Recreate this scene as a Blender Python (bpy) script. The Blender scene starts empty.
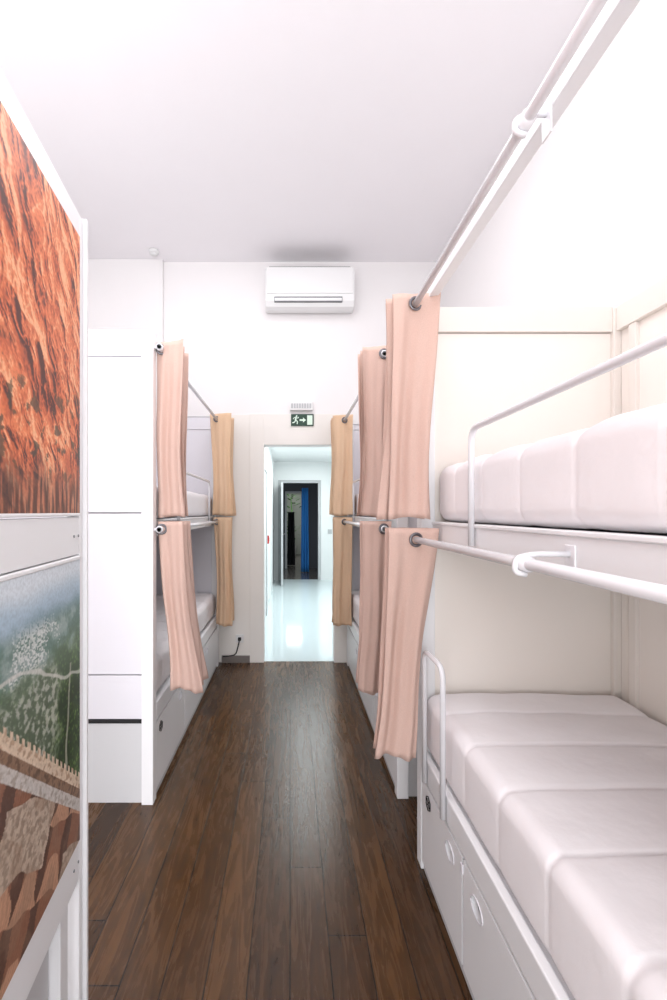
import bpy, bmesh, math, random
from mathutils import Vector, Matrix, noise
random.seed(4)
D = bpy.data
SC = bpy.context.scene
COL = SC.collection
H = 1.5

def lin(r, g, b):
    def f(c):
        c /= 255.0
        return c / 12.92 if c <= 0.04045 else ((c + 0.055) / 1.055) ** 2.4
    return (f(r), f(g), f(b), 1.0)

# ------------------------------------------------------------ materials
def mat(name, rgb, rough=0.5, metal=0.0, bump=0.0, bscale=40.0, var=0.0, vscale=4.0, spec=0.5):
    m = D.materials.new(name); m.use_nodes = True
    nt = m.node_tree; b = nt.nodes['Principled BSDF']
    c = lin(*rgb)
    b.inputs['Base Color'].default_value = c
    b.inputs['Roughness'].default_value = rough
    b.inputs['Metallic'].default_value = metal
    b.inputs['Specular IOR Level'].default_value = spec
    tc = nt.nodes.new('ShaderNodeTexCoord')
    n = nt.nodes.new('ShaderNodeTexNoise'); n.inputs['Scale'].default_value = vscale
    nt.links.new(tc.outputs['Object'], n.inputs['Vector'])
    mx = nt.nodes.new('ShaderNodeMix'); mx.data_type = 'RGBA'
    v = max(var, 0.01)
    mx.inputs[6].default_value = (c[0]*(1-v), c[1]*(1-v), c[2]*(1-v), 1)
    mx.inputs[7].default_value = (min(1, c[0]*(1+v)), min(1, c[1]*(1+v)), min(1, c[2]*(1+v)), 1)
    nt.links.new(n.outputs['Fac'], mx.inputs[0])
    nt.links.new(mx.outputs[2], b.inputs['Base Color'])
    if bump > 0:
        n2 = nt.nodes.new('ShaderNodeTexNoise'); n2.inputs['Scale'].default_value = bscale
        n2.inputs['Detail'].default_value = 4
        nt.links.new(tc.outputs['Object'], n2.inputs['Vector'])
        bp = nt.nodes.new('ShaderNodeBump'); bp.inputs['Strength'].default_value = bump
        bp.inputs['Distance'].default_value = 0.01
        nt.links.new(n2.outputs['Fac'], bp.inputs['Height'])
        nt.links.new(bp.outputs['Normal'], b.inputs['Normal'])
    return m

M_WALL = mat('wall_paint', (243, 240, 240), 0.8, bump=0.05, bscale=60)
M_CLAD = mat('wall_paint_warm', (241, 237, 232), 0.7, bump=0.04, bscale=60)
M_CEIL = mat('ceiling_paint', (247, 244, 247), 0.9, bump=0.04, bscale=50)
M_WHITE = mat('white_lacquer', (243, 243, 245), 0.35)
M_LAV = mat('white_panel', (229, 227, 233), 0.45)
M_WARM_LIT = mat('warm_lit_panel', (243, 236, 229), 0.6)  # warm light on the white panels is put into this colour
M_WARM_LIT2 = mat('warm_lit_frame', (235, 228, 221), 0.5)  # frame version of the painted warm-light tint
M_METAL = mat('white_enamel_tube', (236, 236, 240), 0.25)
M_GROM = mat('steel_grommet', (120, 118, 122), 0.3, metal=0.9)
M_DARK = mat('dark_void', (25, 25, 27), 0.8)
M_GREY = mat('grey_plinth', (208, 208, 210), 0.6)
M_SHADE = mat('carcass_gap_shade', (80, 80, 86), 0.7)  # carcass coloured dark so the drawer gaps read as shaded lines
M_MATT = mat('mattress_fabric', (249, 245, 247), 0.85, bump=0.22, bscale=22, var=0.012)
M_PLASTIC = mat('white_plastic', (236, 236, 236), 0.35)
M_VENT = mat('grey_vent', (120, 122, 126), 0.5)
M_LGREY = mat('light_grey_plastic', (190, 192, 194), 0.5)
M_GREEN = mat('exit_green', (18, 62, 44), 0.5)
M_SIGNW = mat('sign_white', (225, 245, 230), 0.5)
M_RED = mat('red_plastic', (190, 40, 35), 0.4)
M_TILE = mat('white_resin_floor', (218, 231, 234), 0.08)
M_CWALL = mat('corridor_paint', (240, 243, 243), 0.6)
M_BLUE = mat('blue_cloth', (30, 110, 180), 0.8)
M_BLACKC = mat('black_cloth', (22, 24, 30), 0.9)
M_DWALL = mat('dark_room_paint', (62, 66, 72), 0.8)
M_BLACK = mat('black_ink', (20, 20, 22), 0.5)
M_LEAF = mat('green_leaf', (70, 120, 50), 0.6, var=0.3)

def fabric(name, rgb):
    m = D.materials.new(name); m.use_nodes = True
    nt = m.node_tree
    for n in list(nt.nodes): nt.nodes.remove(n)
    out = nt.nodes.new('ShaderNodeOutputMaterial')
    d = nt.nodes.new('ShaderNodeBsdfDiffuse'); t = nt.nodes.new('ShaderNodeBsdfTranslucent')
    mix = nt.nodes.new('ShaderNodeMixShader'); mix.inputs[0].default_value = 0.25
    tc = nt.nodes.new('ShaderNodeTexCoord')
    n = nt.nodes.new('ShaderNodeTexNoise'); n.inputs['Scale'].default_value = 260; n.inputs['Detail'].default_value = 3
    nt.links.new(tc.outputs['Object'], n.inputs['Vector'])
    mx = nt.nodes.new('ShaderNodeMix'); mx.data_type = 'RGBA'
    c = lin(*rgb)
    mx.inputs[6].default_value = (c[0]*.9, c[1]*.88, c[2]*.86, 1)
    mx.inputs[7].default_value = (min(1, c[0]*1.08), min(1, c[1]*1.08), min(1, c[2]*1.08), 1)
    nt.links.new(n.outputs['Fac'], mx.inputs[0])
    nt.links.new(mx.outputs[2], d.inputs['Color']); nt.links.new(mx.outputs[2], t.inputs['Color'])
    bp = nt.nodes.new('ShaderNodeBump'); bp.inputs['Strength'].default_value = 0.2; bp.inputs['Distance'].default_value = 0.002
    nt.links.new(n.outputs['Fac'], bp.inputs['Height']); nt.links.new(bp.outputs['Normal'], d.inputs['Normal'])
    nt.links.new(d.outputs[0], mix.inputs[1]); nt.links.new(t.outputs[0], mix.inputs[2])
    nt.links.new(mix.outputs[0], out.inputs['Surface'])
    return m
M_PEACH = fabric('peach_canvas', (237, 208, 196))
M_SAND = fabric('sand_canvas', (243, 213, 182))

def floor_mat():
    m = D.materials.new('oiled_oak_planks'); m.use_nodes = True
    nt = m.node_tree; b = nt.nodes['Principled BSDF']; L = nt.links
    RH = 0.135
    def mth(op, a=None, bb=None, va=0.0, vb=0.0):
        n_ = nt.nodes.new('ShaderNodeMath'); n_.operation = op
        n_.inputs[0].default_value = va; n_.inputs[1].default_value = vb
        if a is not None: L.new(a, n_.inputs[0])
        if bb is not None: L.new(bb, n_.inputs[1])
        return n_.outputs[0]
    tc = nt.nodes.new('ShaderNodeTexCoord')
    sp = nt.nodes.new('ShaderNodeSeparateXYZ'); L.new(tc.outputs['Object'], sp.inputs[0])
    row = mth('FLOOR', mth('DIVIDE', sp.outputs[0], None, 0, RH))
    sh = mth('MULTIPLY', mth('SINE', mth('MULTIPLY', row, None, 0, 12.7)), None, 0, 2.3)
    yy = mth('ADD', sp.outputs[1], sh)
    cb = nt.nodes.new('ShaderNodeCombineXYZ'); L.new(yy, cb.inputs[0]); L.new(sp.outputs[0], cb.inputs[1])
    br = nt.nodes.new('ShaderNodeTexBrick'); L.new(cb.outputs[0], br.inputs['Vector'])
    br.inputs['Scale'].default_value = 1.0
    br.inputs['Brick Width'].default_value = 1.9
    br.inputs['Row Height'].default_value = RH
    br.inputs['Mortar Size'].default_value = 0.0024
    br.inputs['Mortar Smooth'].default_value = 0.2
    br.offset = 0.0
    br.inputs['Color1'].default_value = lin(64, 41, 19)
    br.inputs['Color2'].default_value = lin(88, 59, 29)
    br.inputs['Mortar'].default_value = lin(14, 9, 5)
    mp = nt.nodes.new('ShaderNodeMapping'); mp.inputs['Scale'].default_value = (24, 2.6, 1)
    L.new(tc.outputs['Object'], mp.inputs['Vector'])
    co_ = nt.nodes.new('ShaderNodeCombineXYZ')
    L.new(mth('MULTIPLY', row, None, 0, 3.7), co_.inputs[1]); L.new(mth('MULTIPLY', row, None, 0, 1.9), co_.inputs[2])
    ofs = nt.nodes.new('ShaderNodeVectorMath'); ofs.operation = 'ADD'
    L.new(co_.outputs[0], ofs.inputs[0]); L.new(mp.outputs[0], ofs.inputs[1])
    n = nt.nodes.new('ShaderNodeTexNoise'); n.inputs['Scale'].default_value = 1.0; n.inputs['Detail'].default_value = 8
    n.inputs['Distortion'].default_value = 1.6; n.inputs['Roughness'].default_value = 0.64
    L.new(ofs.outputs[0], n.inputs['Vector'])
    cr = nt.nodes.new('ShaderNodeValToRGB')
    cr.color_ramp.elements[0].position = 0.34; cr.color_ramp.elements[0].color = (0.42, 0.40, 0.38, 1)
    cr.color_ramp.elements[1].position = 0.66; cr.color_ramp.elements[1].color = (1.4, 1.37, 1.33, 1)
    L.new(n.outputs['Fac'], cr.inputs[0])
    mx = nt.nodes.new('ShaderNodeMix'); mx.data_type = 'RGBA'; mx.blend_type = 'MULTIPLY'; mx.inputs[0].default_value = 0.85
    L.new(br.outputs['Color'], mx.inputs[6]); L.new(cr.outputs[0], mx.inputs[7])
    L.new(mx.outputs[2], b.inputs['Base Color'])
    r = nt.nodes.new('ShaderNodeMapRange'); r.inputs['To Min'].default_value = 0.18; r.inputs['To Max'].default_value = 0.36
    L.new(n.outputs['Fac'], r.inputs['Value']); L.new(r.outputs[0], b.inputs['Roughness'])
    bp = nt.nodes.new('ShaderNodeBump'); bp.inputs['Strength'].default_value = 0.25; bp.inputs['Distance'].default_value = 0.003
    sc = mth('MULTIPLY', n.outputs['Fac'], None, 0, 0.6)
    L.new(mth('SUBTRACT', sc, br.outputs['Fac']), bp.inputs['Height']); L.new(bp.outputs['Normal'], b.inputs['Normal'])
    b.inputs['Specular IOR Level'].default_value = 0.42
    return m
M_FLOOR = floor_mat()

def vcol_mat(name):
    m = D.materials.new(name); m.use_nodes = True
    nt = m.node_tree; b = nt.nodes['Principled BSDF']
    a = nt.nodes.new('ShaderNodeVertexColor'); a.layer_name = 'Col'
    tc = nt.nodes.new('ShaderNodeTexCoord')
    n = nt.nodes.new('ShaderNodeTexNoise'); n.inputs['Scale'].default_value = 130; n.inputs['Detail'].default_value = 6
    nt.links.new(tc.outputs['Object'], n.inputs['Vector'])
    cr = nt.nodes.new('ShaderNodeValToRGB')
    cr.color_ramp.elements[0].position = 0.35; cr.color_ramp.elements[0].color = (.82, .82, .82, 1)
    cr.color_ramp.elements[1].position = 0.62; cr.color_ramp.elements[1].color = (1.1, 1.1, 1.1, 1)
    nt.links.new(n.outputs['Fac'], cr.inputs[0])
    mx = nt.nodes.new('ShaderNodeMix'); mx.data_type = 'RGBA'; mx.blend_type = 'MULTIPLY'; mx.inputs[0].default_value = 0.6
    nt.links.new(a.outputs['Color'], mx.inputs[6]); nt.links.new(cr.outputs[0], mx.inputs[7])
    nt.links.new(mx.outputs[2], b.inputs['Base Color'])
    b.inputs['Roughness'].default_value = 0.45
    return m
M_POSTER = vcol_mat('printed_photo')

# ------------------------------------------------------------ object helpers
def obj_from(name, verts, faces, m, parent=None, smooth=False, world=True):
    me = D.meshes.new(name); me.from_pydata([tuple(v) for v in verts], [], faces); me.update()
    bm = bmesh.new(); bm.from_mesh(me); bmesh.ops.recalc_face_normals(bm, faces=bm.faces); bm.to_mesh(me); bm.free()
    if smooth:
        for p in me.polygons: p.use_smooth = True
    me.materials.append(m)
    o = D.objects.new(name, me); COL.objects.link(o)
    if parent is not None: attach(o, parent, world)
    return o

def attach(o, parent, world=True):
    o.parent = parent
    if world:
        o.matrix_parent_inverse = Matrix.Translation(-parent.location)

def empty(name, loc, label, cat, rotz=0):
    e = D.objects.new(name, None); e.location = loc; e.rotation_euler = (0, 0, rotz)
    e.empty_display_size = 0.1
    COL.objects.link(e); e['label'] = label; e['category'] = cat
    return e

def boxes(name, lst, m, parent=None, bevel=0.003, world=True):
    bm = bmesh.new()
    for (x0, x1, y0, y1, z0, z1) in lst:
        x0, x1 = min(x0, x1), max(x0, x1); y0, y1 = min(y0, y1), max(y0, y1)
        r = bmesh.ops.create_cube(bm, size=1.0)
        for v in r['verts']:
            v.co = Vector(((x0+x1)/2 + v.co.x*(x1-x0), (y0+y1)/2 + v.co.y*(y1-y0), (z0+z1)/2 + v.co.z*(z1-z0)))
    if bevel > 0:
        bmesh.ops.bevel(bm, geom=list(bm.edges), offset=bevel, segments=2, affect='EDGES', profile=0.5, clamp_overlap=True)
    me = D.meshes.new(name); bm.to_mesh(me); bm.free(); me.materials.append(m)
    o = D.objects.new(name, me); COL.objects.link(o)
    if parent is not None: attach(o, parent, world)
    return o

def struct(name, lst, m, bevel=0.0):
    o = boxes(name, lst, m, None, bevel); o['kind'] = 'structure'; return o

def fillet(pts, r, n=7):
    pts = [Vector(p) for p in pts]; out = [pts[0]]
    for i in range(1, len(pts)-1):
        a, b, c = pts[i-1], pts[i], pts[i+1]
        r1 = min(r, (a-b).length*.49, (c-b).length*.49)
        p = b + (a-b).normalized()*r1; q = b + (c-b).normalized()*r1
        for k in range(n+1):
            t = k/n
            out.append(p*(1-t)**2 + b*2*t*(1-t) + q*t*t)
    out.append(pts[-1]); return out

def sweep(pts, rad, seg=14):
    pts = [Vector(p) for p in pts]; n = len(pts)
    V = []; F = []
    t0 = (pts[1]-pts[0]).normalized()
    ref = Vector((0, 0, 1)) if abs(t0.z) < 0.9 else Vector((1, 0, 0))
    u = t0.cross(ref).normalized()
    for i, p in enumerate(pts):
        if i == 0: t = t0
        elif i == n-1: t = (pts[-1]-pts[-2]).normalized()
        else: t = (pts[i+1]-pts[i-1]).normalized()
        u = (u - t*u.dot(t)).normalized(); w = t.cross(u)
        for k in range(seg):
            a = 2*math.pi*k/seg
            V.append(p + u*math.cos(a)*rad + w*math.sin(a)*rad)
    for i in range(n-1):
        for k in range(seg):
            k2 = (k+1) % seg
            F.append((i*seg+k, i*seg+k2, (i+1)*seg+k2, (i+1)*seg+k))
    F.append(tuple(range(seg-1, -1, -1))); F.append(tuple((n-1)*seg+k for k in range(seg)))
    return V, F

def tubes(name, paths, m, parent=None, world=True, seg=14):
    V = []; F = []
    for pts, r in paths:
        v, f = sweep(pts, r, seg); o = len(V)
        V += v; F += [tuple(i+o for i in ff) for ff in f]
    return obj_from(name, V, F, m, parent, True, world)

def torus(name, c, R, r, axis, m, parent):
    c = Vector(c); ax = Vector(axis).normalized()
    u = ax.cross(Vector((0, 0, 1))).normalized(); w = ax.cross(u)
    V = []; F = []; N = 22; K = 8
    for i in range(N):
        a = 2*math.pi*i/N; d = u*math.cos(a) + w*math.sin(a)
        for k in range(K):
            b = 2*math.pi*k/K
            V.append(c + d*(R + r*math.cos(b)) + ax*r*0.6*math.sin(b))
    for i in range(N):
        for k in range(K):
            F.append((i*K+k, ((i+1) % N)*K+k, ((i+1) % N)*K+(k+1) % K, i*K+(k+1) % K))
    return obj_from(name, V, F, m, parent, True)

def holed_plate(name, x0, x1, y0, y1, z0, z1, hy, hz, ry, rz, m, parent):
    angs = [2*math.pi*i/40 for i in range(40)]
    for (a, b) in ((y0, z0), (y0, z1), (y1, z0), (y1, z1)):
        angs.append(math.atan2(b-hz, a-hy) % (2*math.pi))
    angs = sorted(set(round(a, 6) for a in angs)); n = len(angs)
    inn = []; out = []
    for a in angs:
        c, s = math.cos(a), math.sin(a)
        inn.append((hy+ry*c, hz+rz*s))
        t = 1e9
        if c > 1e-9: t = min(t, (y1-hy)/c)
        if c < -1e-9: t = min(t, (y0-hy)/c)
        if s > 1e-9: t = min(t, (z1-hz)/s)
        if s < -1e-9: t = min(t, (z0-hz)/s)
        out.append((hy+t*c, hz+t*s))
    V = []; F = []
    for x in (x0, x1):
        V += [(x, p[0], p[1]) for p in inn]; V += [(x, p[0], p[1]) for p in out]
    for i in range(n):
        j = (i+1) % n
        F.append((i, j, n+j, n+i)); F.append((2*n+i, 2*n+j, 3*n+j, 3*n+i))
        F.append((i, j, 2*n+j, 2*n+i)); F.append((n+i, n+j, 3*n+j, 3*n+i))
    return obj_from(name, V, F, m, parent)

def mattress(x0, x1, y0, y1, z0, z1, label, seed=0, spacing=0.235, R=0.05):
    seams = []; y = y1 - 0.2
    while y > y0 + 0.1:
        seams.append(y); y -= spacing
    V = []; F = []
    NC = 8; NW = 16; NH = 4
    def prof(ins, squash):
        a0, a1, b0, b1 = x0+ins, x1-ins, z0+ins*.7, z1-ins-squash
        r = max(0.012, R-ins*0.6); pts = []
        for (cx, cz, st) in ((a1-r, b1-r, 0), (a0+r, b1-r, 90), (a0+r, b0+r, 180), (a1-r, b0+r, 270)):
            for k in range(NC+1):
                an = math.radians(st + 90*k/NC)
                pts.append((cx+r*math.cos(an), cz+r*math.sin(an)))
            nx = {0: NW, 90: NH, 180: NW, 270: NH}[st]
            nxt = {0: (a0+r, b1), 90: (a0, b0+r), 180: (a1-r, b0), 270: (a1, b1-r)}[st]
            p = pts[-1]
            for k in range(1, nx):
                t = k/nx; pts.append((p[0]+(nxt[0]-p[0])*t, p[1]+(nxt[1]-p[1])*t))
        return pts
    steps = int((y1-y0)/0.008)
    ys = [y0 + (y1-y0)*i/steps for i in range(steps+1)]
    xm = (x0+x1)/2
    for y in ys:
        e = min(y-y0, y1-y); ins = 0
        if e < R: ins = R - math.sqrt(max(0, R*R-(R-e)**2))
        d = min([abs(y-s) for s in seams] or [1])
        sg = 0.006*math.exp(-(d/0.006)**2) + 0.0035*math.exp(-(d/0.04)**2)
        P = prof(ins*0.9 + sg*0.45, sg)
        np_ = len(P)
        for (px, pz) in P:
            w = noise.noise(Vector((px*5, y*6, pz*5+seed*3)))*0.006
            w += noise.noise(Vector((px*22, y*14, pz*9+seed*3)))*0.0018
            yy = y + 0.022*math.sin((px-xm)*4+seed)*(1 if e > R else e/R)
            V.append((px, yy, pz + (w if pz > (z0+z1)/2 else 0)))
    n = len(ys)
    for i in range(n-1):
        for k in range(np_):
            k2 = (k+1) % np_
            F.append((i*np_+k, i*np_+k2, (i+1)*np_+k2, (i+1)*np_+k))
    F.append(tuple(range(np_))); F.append(tuple((n-1)*np_+k for k in range(np_)))
    o = obj_from('mattress', V, F, M_MATT, None, True)
    o['label'] = label; o['category'] = 'mattress'; o['group'] = 'bunk mattresses'
    return o

def curtain(xr, zr, y0, L, ztop, zbot, off, A, dx, A2, halffolds, m, label, seed=0, dy=0.0):
    """bundle of flat folds hanging on a rod at (xr, zr)"""
    e = empty('curtain', (xr+off, y0+L/2, zbot), label, 'curtain'); e['group'] = 'bunk bed curtains'
    PER = 22; NCOL = halffolds*PER; NR = 40; V = []; F = []
    rnd = random.Random(seed)
    edge = [1.0]+[rnd.uniform(0.72, 1.0) for _ in range(halffolds+1)]
    def xprof(t, h):
        f = t*halffolds; k = min(int(f), halffolds-1); q = f-k
        sq = (q*0.55 + (0.5-0.5*math.cos(math.pi*q))*0.45)
        a0 = edge[k]*(1 if k % 2 == 0 else -1); a1 = edge[k+1]*(1 if (k+1) % 2 == 0 else -1)
        return a0 + (a1-a0)*sq
    for j in range(NR+1):
        h = j/NR; z = ztop + (zbot-ztop)*h
        a = (A*(1-h) + A2*h)*(1-0.12*math.sin(h*math.pi))
        for i in range(NCOL+1):
            t = i/NCOL
            xn = xprof(t, h)
            x = xr + off + dx*h**1.2 + a*xn
            x += 0.010*h*math.sin(h*6+seed+t*7)
            g = 0.3+0.7*min(1, h*2.0)
            y = y0 + L*t + dy*h + 0.010*math.sin(h*7+seed*2)*h
            y += g*(0.0140*math.sin(xn*4.3+seed+h*1.1) + 0.0085*math.sin(xn*9.5+seed*2+h*1.7))
            y += 0.004*noise.noise(Vector((x*20, seed, z*6)))
            zz = z
            if j == NR: zz += 0.006*math.sin(xn*3+seed)
            V.append((x, y, zz))
    for j in range(NR):
        for i in range(NCOL):
            a = j*(NCOL+1)+i
            F.append((a, a+1, a+NCOL+2, a+NCOL+1))
    me = D.meshes.new('fabric'); me.from_pydata(V, [], F); me.update()
    for p in me.polygons: p.use_smooth = True
    me.materials.append(m)
    o = D.objects.new('fabric', me); COL.objects.link(o); attach(o, e)
    md = o.modifiers.new('thick', 'SOLIDIFY'); md.thickness = 0.002
    for k in range(halffolds):
        best = min(range(PER+1), key=lambda q: abs(off + A*xprof((k+q/PER*0.999)/halffolds, 0)))
        t = (k+best/PER)/halffolds
        xn = xprof(min(t, .9999), 0)
        yy = y0 + L*t + 0.3*(0.014*math.sin(xn*4.3+seed) + 0.0085*math.sin(xn*9.5+seed*2))
        slope = L/halffolds/(2*A)*(1 if k % 2 else -1)
        torus('grommet', (xr, yy-0.003, zr), 0.023, 0.0065, (-slope, -1, 0.0), M_GROM, e)
    return e

# ------------------------------------------------------------ bunk bed
def bunk(side, face, back, y0, y1, label, ztop=2.38, rodx=None, rodz=(2.33, 1.39), rody=None,
         topbeam=False, warm_lit=False, railface=None, brackety=(), guard=None, loop=None, splits=None,
         holes=None, emblem=None, zr=(1.37, 1.46)):
    s = side
    e = empty('bunk_bed', (s*(face+back)/2, (y0+y1)/2, 0), label, 'bunk bed')
    e['group'] = 'white bunk beds'
    P = 0.06; rf = railface or face
    pm = M_WARM_LIT if warm_lit else M_LAV; fm = M_WARM_LIT2 if warm_lit else M_WHITE
    for (a, b) in ((face, face+P), (back-P, back)):
        for (c, d) in ((y0, y0+P), (y1-P, y1)):
            boxes('post', [(s*a, s*b, c, d, 0, ztop)], M_WHITE if a == face else fm, e, 0.004)
    for (c, d) in ((y0+0.018, y0+0.042), (y1-0.042, y1-0.018)):
        a, b = s*(face+P), s*(back-P)
        zs = [0.43, 0.66, 1.495, 2.30, ztop] if not warm_lit else [0.43, 2.26]
        boxes('end_panel', [(a, b, c, d, zs[i]+0.003, zs[i+1]-0.003) for i in range(len(zs)-1)], pm, e, 0.002)
        boxes('end_rail', [(a, b, c-0.012, d+0.012, ztop-0.10 if warm_lit else ztop-0.004, ztop+0.004)], fm, e, 0.002)
        boxes('shadow_strip', [(a, b, c, d, 0.410, 0.43)], M_BLACK, e, 0.001)
        boxes('base_end', [(a, b, c+.004, d-.004, 0.0, 0.410)], M_GREY, e, 0.001)
    n = 3; seg = (y1-y0-2*P)/n
    boxes('back_panel', [(s*(back-0.03), s*(back-0.008), y0+P+i*seg+.002, y0+P+(i+1)*seg-.002, 0.40, ztop-0.10) for i in range(n)], pm, e, 0.002)
    boxes('back_rail', [(s*(back-0.05), s*back, y0+P, y1-P, ztop-0.10, ztop), (s*(back-0.045), s*(back-0.005), y1-P-0.10, y1-P-0.06, 0.4, ztop-0.1)], fm, e, 0.003)
    boxes('upper_platform', [(s*(rf+0.03), s*(back-0.05), y0+0.05, y1-0.05, zr[0]+0.03, zr[1]-0.01)], M_WHITE, e, 0.002)
    boxes('upper_side_rail', [(s*rf, s*(rf+0.028), y0+(P if rf < face+P else 0), y1-(P if rf < face+P else 0), zr[0], zr[1]),
                              (s*(rf-0.006), s*rf, y0+P, y1-P, zr[1]-0.012, zr[1])], M_WHITE, e, 0.003)
    boxes('lower_side_rail', [(s*face, s*(face+0.028), y0+P, y1-P, 0.406, 0.5)], M_WHITE, e, 0.005)
    boxes('lower_platform', [(s*(face+0.03), s*(back-0.05), y0+0.05, y1-0.05, 0.44, 0.49)], M_WHITE, e, 0.002)
    boxes('base_cabinet', [(s*(face+0.03), s*(back-0.05), y0+0.05, y1-0.05, 0.03, 0.40)], M_SHADE, e, 0.002)
    boxes('plinth', [(s*(face+0.012), s*(face+0.028), y0+P, y1-P, 0.0, 0.035)], M_GREY, e, 0.001)
    sp = splits; hy = holes
    for i in range(len(sp)-1):
        a, b = sp[i]+0.006, sp[i+1]-0.006
        dr = holed_plate('drawer', s*(face+0.002), s*(face+0.018), a, b, 0.045, 0.391, hy[i], 0.325, 0.040, 0.027, M_WHITE, e)
        ring = [(s*(face+0.001), hy[i]+0.041*math.cos(t), 0.325+0.028*math.sin(t)) for t in [k*math.pi/12 for k in range(25)]]
        tb = tubes('drawer_handle', [(ring, 0.002)], M_LAV, None, seg=6); tb.parent = dr
    for k in sp[1:-1]:
        boxes('latch', [(s*(face-0.003), s*(face+0.002), k-0.008, k+0.008, 0.345, 0.375)], M_LAV, e, 0.001)
    ry0, ry1 = rody
    for z in rodz:
        tubes('curtain_rod', [([(s*rodx, ry0, z), (s*rodx, ry1, z)], 0.0125)], M_METAL, e)
        for yb in brackety:
            tgt = face if z > 2 else rf
            hook = fillet([(s*tgt, yb, z+0.02), (s*(rodx+0.02), yb, z+0.02), (s*(rodx-0.018), yb, z+0.012), (s*(rodx-0.022), yb, z-0.018), (s*(rodx+0.004), yb, z-0.024)], 0.014)
            sleeve = [(s*rodx, yb-0.022, z), (s*rodx, yb+0.022, z)]
            tubes('rod_bracket', [(hook, 0.006), (sleeve, 0.0165)], M_METAL, e)
            boxes('bracket_plate', [(s*(tgt-0.004), s*tgt, yb-0.018, yb+0.018, z-0.03, z+0.04)], M_METAL, e, 0.002)
        for yb in (ry0+0.012, ry1-0.012):
            tubes('rod_bracket', [([(s*(face+0.005), yb, z), (s*rodx, yb, z)], 0.008), ([(s*rodx, yb-0.012, z), (s*rodx, yb+0.012, z)], 0.018)], M_METAL, e)
    if topbeam:
        boxes('top_beam', [(s*face, s*(face+0.035), y0+P, y1-P, 2.352, 2.388)], M_WHITE, e, 0.003)
    if guard:
        ga, gb, gz = guard
        pts = fillet([(s*(rf-0.012), gb, zr[0]+.02), (s*(rf-0.012), gb, gz), (s*(rf-0.012), ga, gz), (s*(rf-0.012), ga, zr[0]+.02)], 0.05)
        tubes('guard_rail', [(pts, 0.010)], M_METAL, e)
    if loop:
        ga, gb, gz = loop
        pts = fillet([(s*(face-0.012), gb, .42), (s*(face-0.012), gb, gz), (s*(face-0.012), ga, gz), (s*(face-0.012), ga, 0.42)], 0.05)
        tubes('guard_rail', [(pts, 0.010)], M_METAL, e)
    if emblem:
        yy, zz, r = emblem; x = s*(face-0.001)
        c = [(x, yy+r*math.cos(t), zz+r*math.sin(t)) for t in [k*math.pi/3+math.pi/6 for k in range(7)]]
        l1 = [(x, yy-r*.5, zz-r*.5), (x, yy+r*.5, zz+r*.5)]; l2 = [(x, yy-r*.5, zz+r*.5), (x, yy+r*.5, zz-r*.5)]
        tubes('bed_emblem', [(c, 0.0022), (l1, 0.0018), (l2, 0.0018)], M_BLACK, e, seg=6)
    return e

bunk(1, 0.55, 1.42, -0.25, 1.95, 'white bunk bed with panels tinted by warm light, drawers and round guard rails', ztop=2.36,
     rodx=0.50, rodz=(2.328, 1.39), rody=(-0.2, 1.885), topbeam=True, warm_lit=True, railface=0.60,
     brackety=(0.96,), guard=(0.1, 1.46, 1.77), loop=(1.585, 1.80, 0.95),
     splits=[-0.19, 0.32, 0.88, 1.44, 1.885], holes=[0.2, 0.42, 1.33, 1.555], emblem=(1.79, 0.34, 0.028))
mattress(0.612, 1.36, -0.18, 1.885, 1.462, 1.69, 'white quilted mattress on the upper bunk', 1)
mattress(0.565, 1.36, -0.18, 1.885, 0.502, 0.748, 'white quilted mattress on the lower bunk', 2, R=0.045)
bunk(1, 0.56, 1.42, 2.35, 4.44, 'white bunk bed standing against the end wall, pink curtains', ztop=2.36,
     rodx=0.50, rodz=(2.34, 1.41), rody=(2.38, 4.42), topbeam=False, warm_lit=False, railface=0.59,
     guard=(2.7, 4.1, 1.77), loop=(2.5, 2.75, .95), splits=[2.41, 3.05, 3.7, 4.38], holes=[2.95, 3.15, 3.8], emblem=(2.45, 0.35, 0.022))
mattress(0.61, 1.36, 2.42, 4.37, 1.462, 1.675, 'white quilted mattress on the upper bunk', 3)
mattress(0.575, 1.36, 2.42, 4.37, 0.502, 0.745, 'white quilted mattress on the lower bunk', 4)
bunk(-1, 0.70, 1.62, 2.30, 4.42, 'white bunk bed with closed end panel and drawers underneath', ztop=2.43,
     rodx=0.672, rodz=(2.35, 1.41), rody=(2.31, 4.40), topbeam=False, warm_lit=False, railface=0.73,
     guard=(2.9, 4.0, 1.77), loop=None, splits=[2.36, 3.0, 3.7, 4.36], holes=[2.88, 3.12, 3.8], emblem=(2.44, 0.34, 0.028))
mattress(-1.56, -0.745, 2.38, 4.35, 1.462, 1.66, 'white quilted mattress on the upper bunk', 5)
mattress(-1.56, -0.715, 2.38, 4.35, 0.502, 0.72, 'white quilted mattress on the lower bunk', 6)

PK = 'peach canvas curtain with metal eyelets bunched on the %s bunk rod'
SD = 'sand-coloured canvas curtain with eyelets at the end wall, %s bunk rod'
curtain(0.50, 2.328, 1.775, 0.10, 2.368, 1.475, -0.012, 0.105, -0.035, 0.098, 5, M_PEACH, PK % 'upper', 1)
curtain(0.50, 1.39, 1.775, 0.10, 1.435, 0.53, -0.010, 0.10, -0.08, 0.078, 5, M_PEACH, PK % 'lower', 2)
curtain(0.50, 2.34, 2.39, 0.14, 2.385, 1.475, -0.045, 0.085, -0.005, 0.08, 5, M_PEACH, PK % 'upper', 3)
curtain(0.50, 1.41, 2.39, 0.14, 1.45, 0.53, -0.045, 0.085, -0.015, 0.08, 5, M_PEACH, PK % 'lower', 4)
curtain(0.50, 2.34, 4.10, 0.26, 2.39, 1.47, -0.02, 0.095, 0.0, 0.10, 5, M_SAND, SD % 'upper', 5)
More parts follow.
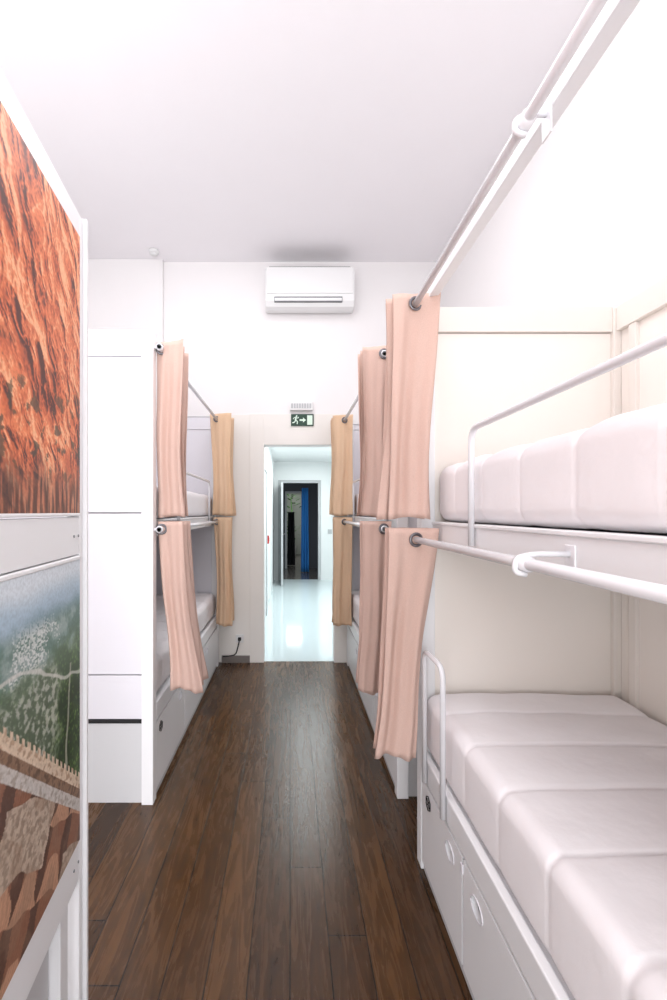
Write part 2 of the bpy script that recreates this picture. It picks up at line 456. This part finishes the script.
curtain(0.50, 1.41, 4.10, 0.26, 1.45, 0.46, -0.02, 0.090, -0.005, 0.092, 5, M_SAND, SD % 'lower', 6)
curtain(-0.672, 2.35, 2.32, 0.26, 2.39, 1.475, 0.038, 0.085, 0.0, 0.09, 5, M_PEACH, PK % 'upper', 7)
curtain(-0.672, 1.41, 2.32, 0.26, 1.45, 0.57, 0.038, 0.080, 0.08, 0.095, 5, M_PEACH, PK % 'lower', 8)
curtain(-0.672, 2.35, 4.08, 0.28, 2.40, 1.47, 0.03, 0.11, 0.02, 0.10, 5, M_SAND, SD % 'upper', 9)
curtain(-0.672, 1.41, 4.08, 0.28, 1.45, 0.46, 0.05, 0.09, 0.02, 0.08, 5, M_SAND, SD % 'lower', 10)

# ------------------------------------------------------------ poster partition
pp = empty('partition_panel', (-0.63, 1.38, 0), 'white framed partition carrying two large landscape prints', 'partition', math.radians(6.33))
LN = 1.95
def pb(name, l, m, bv=0.003): return boxes(name, l, m, pp, bv, world=False)
pb('post', [(-0.05, 0.012, -0.016, 0.0, 0.0, 2.39), (-0.045, 0.0, -0.045, -0.018, 0.0, 2.385)], M_WHITE)
pb('post', [(-0.05, 0.0, -LN, -LN+0.045, 0, 2.385)], M_WHITE)
pb('top_rail', [(-0.045, 0.0, -LN+.045, -0.047, 2.315, 2.385)], M_WHITE)
pb('middle_rail', [(-0.045, 0.0, -LN+.045, -0.047, 1.375, 1.485), (-0.04, 0.004, -LN+.045, -0.047, 1.36, 1.372), (-0.04, 0.004, -LN+.045, -0.047, 1.488, 1.497)], M_WHITE)
pb('bottom_rail', [(-0.045, 0.0, -LN+.045, -0.047, 0.41, 0.53)], M_WHITE)
pb('base_panel', [(-0.06, -0.04, -LN+.045, -0.16, 0.0, 0.41)], M_GREY)
pb('leg', [(-0.05, -0.012, -0.155, -0.10, 0, 0.41)], M_WHITE)
for z in (1.43, 0.47):
    for y in (-0.055, -0.09):
        tubes('screw', [([(-0.001, y, z), (0.002, y, z)], 0.004)], M_VENT, pp, world=False, seg=10)

def fbm(x, y, z=0, o=5):
    return noise.fractal(Vector((x, y, z)), 0.9, 2.1, o)
def mixc(a, b, t):
    t = max(0, min(1, t)); return tuple(a[i]*(1-t)+b[i]*t for i in range(3))
def sstep(a, b, x):
    t = max(0, min(1, (x-a)/(b-a))); return t*t*(3-2*t)

def poster(name, z0, z1, fn, nx, nz, w, label):
    V = []; F = []; C = []
    for j in range(nz+1):
        for i in range(nx+1):
            u = (i/nx)**1.5; v = j/nz
            V.append((0.0, -0.047 - u*w, z0+(z1-z0)*v)); C.append(fn(u*w, v))
    for j in range(nz):
        for i in range(nx):
            a = j*(nx+1)+i; F.append((a, a+nx+1, a+nx+2, a+1))
    me = D.meshes.new(name); me.from_pydata(V, [], F); me.update()
    ca = me.color_attributes.new('Col', 'FLOAT_COLOR', 'POINT')
    flat = []
    for c in C: flat += lin(*[max(0, min(255, q)) for q in c])
    ca.data.foreach_set('color', flat)
    me.materials.append(M_POSTER)
    o = D.objects.new(name, me); COL.objects.link(o); o.parent = pp; o['label'] = label
    md = o.modifiers.new('t', 'SOLIDIFY'); md.thickness = 0.004; md.offset = 0
    return o

def rockh(x, h):
    w = 0.03*fbm(x*5, h*5, 31.0, 3)
    q = x*0.95 + h*0.36 + w
    r = -x*0.36 + h*0.93
    return noise.ridged_multi_fractal(Vector((q*7.0, r*4.4, 1.7)), 0.95, 2.1, 5, 1.0, 2.0)
def rock(s, v):
    x = -s; h = v*0.81
    e = 0.005
    a = rockh(x, h); bx = rockh(x+e, h); by = rockh(x, h+e)
    sh = ((a-bx)*0.8 + (a-by)*0.6)/e
    n = fbm(x*60, h*60, 7.7, 3)
    tier = fbm(x*4.5, h*4.5, 14.0, 3)
    t = 0.60 + sh*0.022 + (a-1.1)*0.22 + 0.10*n + 0.40*tier
    c = mixc((84, 34, 24), (204, 98, 56), sstep(0.0, 0.40, t))
    c = mixc(c, (232, 130, 82), sstep(0.42, 0.70, t))
    c = mixc(c, (250, 184, 138), sstep(0.80, 1.15, t))
    low = sstep(0.18, 0.05, v + 0.05*fbm(s*10, 0, 2))
    st = sstep(-0.05, 0.3, fbm(s*60, h*6, 3.0, 3))
    c = mixc(c, mixc((70, 44, 38), (190, 122, 92), st), low*0.8)
    g = sstep(0.30, 0.42, fbm(s*26, h*26, 12.0)) * sstep(0.5, 0.3, v)*sstep(.06, .16, v)
    c = mixc(c, (70, 58, 42), g*0.7)
    return c

def aerial(s, v):
    n = fbm(s*14, v*12, 5.0); n2 = fbm(s*55, v*50, 8.0, 4); n3 = fbm(s*5, v*5, 1.0, 3)
    sky = (220, 229, 237); haze = (172, 194, 210)
    c = mixc(haze, sky, sstep(0.89, 0.975, v + 0.015*n3))
    c = mixc((132, 158, 172), c, sstep(0.84, 0.90, v+0.02*n))
    pl_ = mixc((100, 128, 118), (150, 168, 164), sstep(-.3, .4, n))
    hs = noise.cell(Vector((s*170, v*190, 2.0)))
    pl_ = mixc(pl_, (232, 232, 230), sstep(0.55, 0.8, hs*0.5 + 0.9*n3 + 0.25)*.8)
    c = mixc(pl_, c, sstep(0.82, 0.88, v))
    f = sstep(0.76, 0.68, v + 0.05*n - 0.15*max(0, 0.25-s))
    d_, pts = noise.voronoi(Vector((s*70, v*62, 4.0)))
    crown = sstep(0.55, 0.05, d_[0])
    forest = mixc((34, 56, 26), (104, 142, 62), crown*0.8 + 0.4*n)
    forest = mixc(forest, (146, 168, 148), sstep(0.54, 0.76, v)*.5)
    c = mixc(c, forest, f)
    sl = sstep(0.13, 0.22, s + 0.04*n + 0.1*(v-.5))*sstep(0.74, 0.66, v)
    c = mixc(c, mixc((98, 112, 92), (198, 198, 190), sstep(-.15, .35, n2+.3*n)), sl*0.8)
    d2 = v - (0.60 + 0.35*s + .04*n3)
    c = mixc(c, (216, 214, 208), sstep(0.010, 0.004, abs(d2))*0.8)
    d3 = s - (0.075 + 0.10*(0.66-v) + 0.02*n3)
    if 0.25 < v < 0.66: c = mixc(c, (198, 192, 180), sstep(0.008, 0.004, abs(d3))*0.7)
    d = v - (0.20 + 0.95*s)
    cren = 0.018*(1 if (s*38) % 1 < .55 else 0)
    if -0.02 < d < 0.02 + cren: c = mixc((222, 200, 176), (190, 160, 134), sstep(0, .4, n2))
    elif -0.055 < d <= -0.02: c = mixc((146, 116, 94), (112, 88, 72), sstep(0, .4, n2))
    elif -0.10 < d <= -0.055: c = mixc((206, 200, 194), (180, 170, 160), sstep(0, .4, n2))
    elif d <= -0.10:
        sw = s + 0.02*fbm(s*9, v*9, 41.0, 2); vw = v + 0.02*fbm(s*9, v*9, 47.0, 2)
        a = sw*6.0 + vw*3.4; b = vw*5.2 - sw*3.0
        ia, ib = math.floor(a), math.floor(b); fa, fb = a-ia, b-ib
        hs = (math.sin(ia*12.98+ib*78.23)*43758.5) % 1.0
        hip = min(fa, 1-fa)*1.0
        lit = (212, 162, 132) if (fb > 0.5 and hip > abs(fb-.5)*.6) else ((150, 100, 78) if hip > (0.5-abs(fb-.5))*.0+.18 else (88, 62, 54))
        til = 0.5+0.5*math.sin(fa*60)
        if hs < 0.6: c = mixc(lit, (100, 68, 54), til*0.2)
        elif hs < 0.86: c = mixc((204, 186, 168), (164, 146, 130), sstep(-.2, .3, n2))
        else: c = mixc((64, 74, 48), (100, 112, 70), sstep(-.2, .3, n2))
        c = mixc(c, (150, 122, 102), 0.15 + 0.3*sstep(0, .4, n))
    return c
poster('landscape_print', 1.497, 2.315, rock, 380, 420, 1.85, 'print of eroded orange rock cliffs')
poster('landscape_print', 0.53, 1.36, aerial, 380, 420, 1.85, 'aerial print of forest, haze and rooftops')

# ------------------------------------------------------------ room shell
YB = 4.5; ZC = 4.0; XL = -2.15; XR = 1.5
struct('floor', [(XL-0.1, XR+0.1, -3.2, YB+0.02, -0.1, 0.0)], M_FLOOR)
struct('ceiling', [(XL-0.1, XR+0.1, -3.2, YB+0.15, ZC, ZC+0.1)], M_CEIL)
struct('wall_left', [(XL-0.1, XL, -3.2, YB+0.15, 0, ZC)], M_WALL)
struct('wall_right', [(XR, XR+0.1, -3.2, YB+0.15, 0, ZC)], M_WALL)
struct('wall_back', [(XL, -0.26, YB, YB+0.15, 0, ZC), (0.44, XR, YB, YB+0.15, 0, ZC), (-0.26, 0.44, YB, YB+0.15, 2.17, ZC)], M_WALL)
struct('wall_pillar', [(XL, -1.26, YB-0.05, YB, 0, ZC)], M_WALL)
struct('trim_1', [(-0.84, -0.26, YB-0.012, YB, 0.0, 2.47), (0.44, 0.62, YB-0.012, YB, 0, 2.47), (-0.26, 0.44, YB-0.012, YB, 2.17, 2.47)], M_CLAD, 0.002)
struct('trim_2', [(-0.40, -0.26, YB-0.022, YB-0.012, 0.0, 2.475), (0.44, 0.575, YB-0.022, YB-0.012, 0, 2.475), (-0.26, 0.44, YB-0.022, YB-0.012, 2.17, 2.475)], M_CLAD, 0.003)
struct('baseboard_back', [(-0.68, -0.40, YB-0.03, YB-0.012, 0.0, 0.07)], mat('baseboard_grey', (120, 112, 108), .5), 0.002)

YC = 9.9
struct('floor_corridor', [(-0.45, 1.2, YB+0.02, YC+0.1, -0.1, 0.002)], M_TILE)
struct('ceiling_corridor', [(-0.45, 1.2, YB+0.15, YC+0.1, 2.6, 2.7)], M_CWALL)
struct('wall_corridor_left', [(-0.45, -0.35, YB+0.15, YC, 0, 2.6)], M_CWALL)
struct('wall_corridor_right', [(1.1, 1.2, YB+0.15, YC, 0, 2.6)], M_CWALL)
struct('wall_corridor_end', [(-0.45, -0.2, YC, YC+0.1, 0, 2.6), (0.62, 1.2, YC, YC+0.1, 0, 2.6), (-0.2, 0.62, YC, YC+0.1, 2.14, 2.6)], M_CWALL)
struct('trim_3', [(-0.35, -0.33, 5.6, 5.68, 0, 2.15), (-0.35, -0.33, 6.5, 6.58, 0, 2.15), (-0.35, -0.33, 5.68, 6.5, 2.07, 2.15)], M_LGREY, 0.002)
struct('trim_4', [(-0.26, -0.2, YC-0.02, YC, 0, 2.2), (0.62, 0.68, YC-0.02, YC, 0, 2.2), (-0.2, 0.62, YC-0.02, YC, 2.14, 2.2)], M_LGREY, 0.002)
dl = empty('door_leaf', (-0.2, YC-0.05, 0), 'white door standing open in the corridor', 'door', math.radians(3))
boxes('leaf', [(-0.02, 0.02, -0.8, 0, 0.01, 2.1)], M_LGREY, dl, 0.003, world=False)
tubes('door_handle', [(fillet([(0.02, -0.74, 1.05), (0.06, -0.74, 1.05), (0.06, -0.62, 1.05)], .02), 0.009)], M_GROM, dl, world=False)
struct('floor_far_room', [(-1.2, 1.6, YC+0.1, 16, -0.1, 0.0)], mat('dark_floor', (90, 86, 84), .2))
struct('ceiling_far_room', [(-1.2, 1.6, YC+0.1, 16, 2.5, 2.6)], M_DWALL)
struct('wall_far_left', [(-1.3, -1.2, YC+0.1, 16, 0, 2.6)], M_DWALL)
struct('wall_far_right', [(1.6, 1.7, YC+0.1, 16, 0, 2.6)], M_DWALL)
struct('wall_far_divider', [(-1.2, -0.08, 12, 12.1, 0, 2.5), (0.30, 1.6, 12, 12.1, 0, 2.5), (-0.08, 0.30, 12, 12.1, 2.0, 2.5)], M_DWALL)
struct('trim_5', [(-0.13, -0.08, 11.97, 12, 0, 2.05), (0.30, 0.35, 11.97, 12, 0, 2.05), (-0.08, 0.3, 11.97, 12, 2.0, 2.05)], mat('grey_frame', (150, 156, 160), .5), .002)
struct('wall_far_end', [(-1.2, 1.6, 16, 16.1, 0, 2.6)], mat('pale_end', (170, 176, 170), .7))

def hanging(name, cx, y, w, z0, z1, m, label, cat, folds=3):
    V = []; F = []; N = 30; R = 14
    for j in range(R+1):
        h = j/R
        for i in range(N+1):
            t = i/N
            ww = w*(0.8+0.2*h)
            V.append((cx+(t-.5)*ww, y+0.03*math.sin(t*folds*2*math.pi)*(0.4+h), z1+(z0-z1)*h))
    for j in range(R):
        for i in range(N):
            a = j*(N+1)+i; F.append((a, a+1, a+N+2, a+N+1))
    o = obj_from(name, V, F, m, None, True)
    md = o.modifiers.new('t', 'SOLIDIFY'); md.thickness = 0.006
    o['label'] = label; o['category'] = cat
    return o
hanging('towel', 0.37, 11.2, 0.2, 0.01, 2.1, M_BLUE, 'long blue cloth hanging by the inner doorway', 'towel')
hanging('coat', 0.03, 12.6, 0.22, 0.01, 1.5, M_BLACKC, 'black garment hanging beyond the inner doorway', 'coat', 2)
pl = empty('potted_plant', (0.05, 15.2, 0), 'green leafy plant in a pot at the far end', 'plant')
obj_from('pot', *(lambda segs=20: (
    [(0.05+r*math.cos(2*math.pi*k/segs), 15.2+r*math.sin(2*math.pi*k/segs), z) for (r, z) in ((.13, 0), (.18, .35), (.16, .35), (.15, .3)) for k in range(segs)],
    [(j*segs+k, j*segs+(k+1) % segs, (j+1)*segs+(k+1) % segs, (j+1)*segs+k) for j in range(3) for k in range(segs)] + [tuple(range(segs)), tuple(3*segs+k for k in range(segs))]))(), M_GREY, pl)
V = []; F = []
for i in range(90):
    a = random.uniform(0, 6.28); rr = random.uniform(.05, .4); z = random.uniform(.5, 2.1)
    c = Vector((0.05+rr*math.cos(a), 15.2+rr*math.sin(a), z)); d = Vector((math.cos(a), math.sin(a), random.uniform(-.3, .6))).normalized()*0.2
    w = d.cross(Vector((0, 0, 1))).normalized()*0.05
    n = len(V); V += [c-d*.5, c+w, c+d*.6, c-w]; F.append((n, n+1, n+2, n+3))
obj_from('leaves', V, F, M_LEAF, pl)
tubes('stem', [([(0.05, 15.2, .3), (0.07, 15.18, 1.2), (0.03, 15.2, 2.0)], .015)], M_LEAF, pl)

cp = boxes('fire_call_point', [(-0.35, -0.32, 6.8, 6.92, 1.02, 1.14), (-0.32, -0.315, 6.83, 6.89, 1.05, 1.11)], M_RED, None, 0.004)
cp['label'] = 'small red fire call point on the corridor wall'; cp['category'] = 'fire alarm'
ls = boxes('light_switch', [(0.83, 0.92, YC-0.012, YC, 1.02, 1.12), (0.85, 0.90, YC-0.018, YC-0.012, 1.04, 1.10)], M_LGREY, None, 0.002)
ls['label'] = 'square wall switch on the corridor end wall'; ls['category'] = 'light switch'

# ------------------------------------------------------------ air conditioner
ac = empty('air_conditioner', (0.19, 4.40, 3.46), 'white wall-mounted split air conditioner near the ceiling', 'air conditioner')
prof = [(4.5, 3.50), (4.5, 3.84), (4.47, 3.85), (4.34, 3.85), (4.305, 3.835), (4.295, 3.80), (4.295, 3.58), (4.30, 3.52), (4.33, 3.475), (4.38, 3.46), (4.45, 3.465)]
n = len(prof); xs = (-0.235, -0.225, 0.605, 0.615)
V = []
for xi, x in enumerate(xs):
    for (y, z) in prof:
        k = 0.985 if xi in (0, 3) else 1.0
        V.append((x, 4.42+(y-4.42)*k, 3.64+(z-3.64)*k))
F = [tuple(range(n)), tuple(3*n+i for i in range(n))]
for a in range(3):
    for i in range(n):
        j = (i+1) % n; F.append((a*n+i, a*n+j, (a+1)*n+j, (a+1)*n+i))
obj_from('body', V, F, M_PLASTIC, ac)
boxes('front_cover', [(-0.222, 0.602, 4.285, 4.297, 3.585, 3.835)], M_PLASTIC, ac, 0.004)
boxes('air_vent', [(-0.15, 0.50, 4.288, 4.32, 3.505, 3.555)], M_VENT, ac, 0.003)
boxes('louver', [(-0.145, 0.495, 4.280, 4.30, 3.512, 3.540)], M_PLASTIC, ac, 0.004)
boxes('intake_grille', [(-0.2, 0.58, 4.32+i*0.02, 4.33+i*0.02, 3.849, 3.856) for i in range(7)], M_DARK, ac, 0.0)

# ------------------------------------------------------------ exit sign + emergency light
em = empty('emergency_light', (0.11, 4.47, 2.50), 'small white ribbed emergency light above the doorway', 'emergency light')
boxes('housing', [(0.0, 0.225, 4.44, 4.5, 2.505, 2.59)], M_PLASTIC, em, 0.006)
boxes('diffuser', [(0.012+i*0.0255, 0.031+i*0.0255, 4.434, 4.441, 2.525, 2.57) for i in range(8)], M_LGREY, em, 0.001)
ex = empty('exit_sign', (0.12, 4.47, 2.36), 'dark green emergency exit sign with running figure and arrow', 'sign')
SX0, SX1, SZ0, SZ1, SY = 0.01, 0.235, 2.355, 2.472, 4.462
boxes('sign_plate', [(SX0, SX1, SY, 4.478, SZ0, SZ1)], M_GREEN, ex, 0.002)
def polys(name, pl, m, parent, y, x0, z0, sc):
    V = []; F = []
    for p in pl:
        k = len(V); q = len(p)
        V += [(x0+a*sc, y, z0+b*sc) for a, b in p] + [(x0+a*sc, y+0.0015, z0+b*sc) for a, b in p]
        F.append(tuple(range(k, k+q))); F.append(tuple(range(k+q, k+2*q)))
        for i in range(q): j = (i+1) % q; F.append((k+i, k+j, k+q+j, k+q+i))
    return obj_from(name, V, F, m, parent)
def limb(a, b, w):
    a = Vector(a); b = Vector(b); n_ = (b-a).normalized(); p = Vector((-n_.y, n_.x))*w/2
    return [tuple(a+p), tuple(b+p), tuple(b-p), tuple(a-p)]
head = [(4.4+0.75*math.cos(t), 8.6+0.75*math.sin(t)) for t in [k*math.pi/6 for k in range(12)]]
man = [head, limb((4.0, 7.9), (3.4, 4.6), 1.5), limb((3.9, 7.4), (5.6, 6.6), .7), limb((5.6, 6.6), (6.3, 7.6), .7), limb((3.7, 7.4), (2.2, 7.2), .7), limb((2.2, 7.2), (1.4, 5.8), .7),
       limb((3.5, 4.8), (5.2, 3.6), .9), limb((5.2, 3.6), (4.9, 1.2), .9), limb((3.4, 4.8), (2.6, 2.9), .9), limb((2.6, 2.9), (0.6, 2.4), .9)]
polys('running_figure', man, M_SIGNW, ex, SY-0.002, SX0+0.008, SZ0+0.004, 0.0108)
polys('arrow', [[(0, 4.2), (3.2, 4.2), (3.2, 2.6), (6, 5), (3.2, 7.4), (3.2, 5.8), (0, 5.8)]], M_SIGNW, ex, SY-0.002, SX0+0.085, SZ0+0.004, 0.0105)
polys('door_symbol', [[(0, 0.5), (5, 0.5), (5, 9.5), (0, 9.5)]], M_SIGNW, ex, SY-0.002, SX0+0.16, SZ0+0.004, 0.0105)

sk = empty('wall_socket', (-0.50, YB-0.02, 0.22), 'white wall socket beside the doorway', 'socket')
boxes('socket_plate', [(-0.54, -0.46, YB-0.022, YB-0.012, 0.20, 0.28)], M_PLASTIC, sk, 0.003)
boxes('plug', [(-0.515, -0.485, YB-0.055, YB-0.022, 0.225, 0.255)], M_BLACK, sk, 0.004)
cb = tubes('power_cable', [(fillet([(-0.50, YB-0.055, 0.24), (-0.50, YB-0.09, 0.22), (-0.53, YB-0.09, 0.10), (-0.60, YB-0.08, 0.085), (-0.66, YB-0.08, 0.08)], .04), 0.006)], M_BLACK)
cb['label'] = 'thin black power cable hanging from the wall socket'; cb['category'] = 'cable'
sm = tubes('ceiling_sensor', [([(-1.30, 4.3, 4.0), (-1.30, 4.3, 3.97)], 0.045), ([(-1.30, 4.3, 3.97), (-1.30, 4.3, 3.955)], 0.03)], M_PLASTIC, seg=20)
sm['label'] = 'small round white sensor on the ceiling'; sm['category'] = 'sensor'

# ------------------------------------------------------------ lights / world
def area(name, loc, rot, sx, sy, e, col=(1, 1, 1)):
    l = D.lights.new(name, 'AREA'); l.shape = 'RECTANGLE'; l.size = sx; l.size_y = sy; l.energy = e; l.color = col
    o = D.objects.new(name, l); o.location = loc; o.rotation_euler = rot; COL.objects.link(o); return o
area('window_light', (-0.5, -2.6, 1.5), (math.radians(87), 0, math.radians(-3)), 3.0, 2.6, 140, (0.965, 0.98, 1.0))
area('ceiling_fill_uplight', (-1.45, 0.9, 2.15), (math.radians(180), 0, 0), 1.0, 2.4, 21, (0.98, 0.975, 1.0))  # added uplight hidden behind the partition, brightens the ceiling
area('overhead_fill', (-0.1, 2.2, 3.93), (0, 0, 0), 1.2, 2.4, 34, (0.99, .985, 1.0))  # unseen fill below the ceiling, added to brighten the room
area('corridor_lamp', (0.4, 7.0, 2.55), (0, 0, 0), 0.9, 4.2, 58, (0.96, 1.0, 1.0))
area('far_lamp', (0.2, 14.2, 2.45), (0, 0, 0), 1.2, 1.5, 50, (1, 1, 0.95))
w = D.worlds.new('world'); SC.world = w; w.use_nodes = True
w.node_tree.nodes['Background'].inputs[0].default_value = (0.955, 0.975, 1, 1)
w.node_tree.nodes['Background'].inputs[1].default_value = 1.8

cam = D.cameras.new('camera'); co = D.objects.new('camera', cam); COL.objects.link(co)
co.location = (0, 0, H); co.rotation_euler = (math.radians(90), 0, 0)
cam.sensor_fit = 'VERTICAL'; cam.sensor_height = 36; cam.lens = 16.2
cam.shift_x = 0.0435; cam.shift_y = 0.012; cam.clip_start = 0.02
SC.camera = co
SC.view_settings.view_transform = 'Standard'
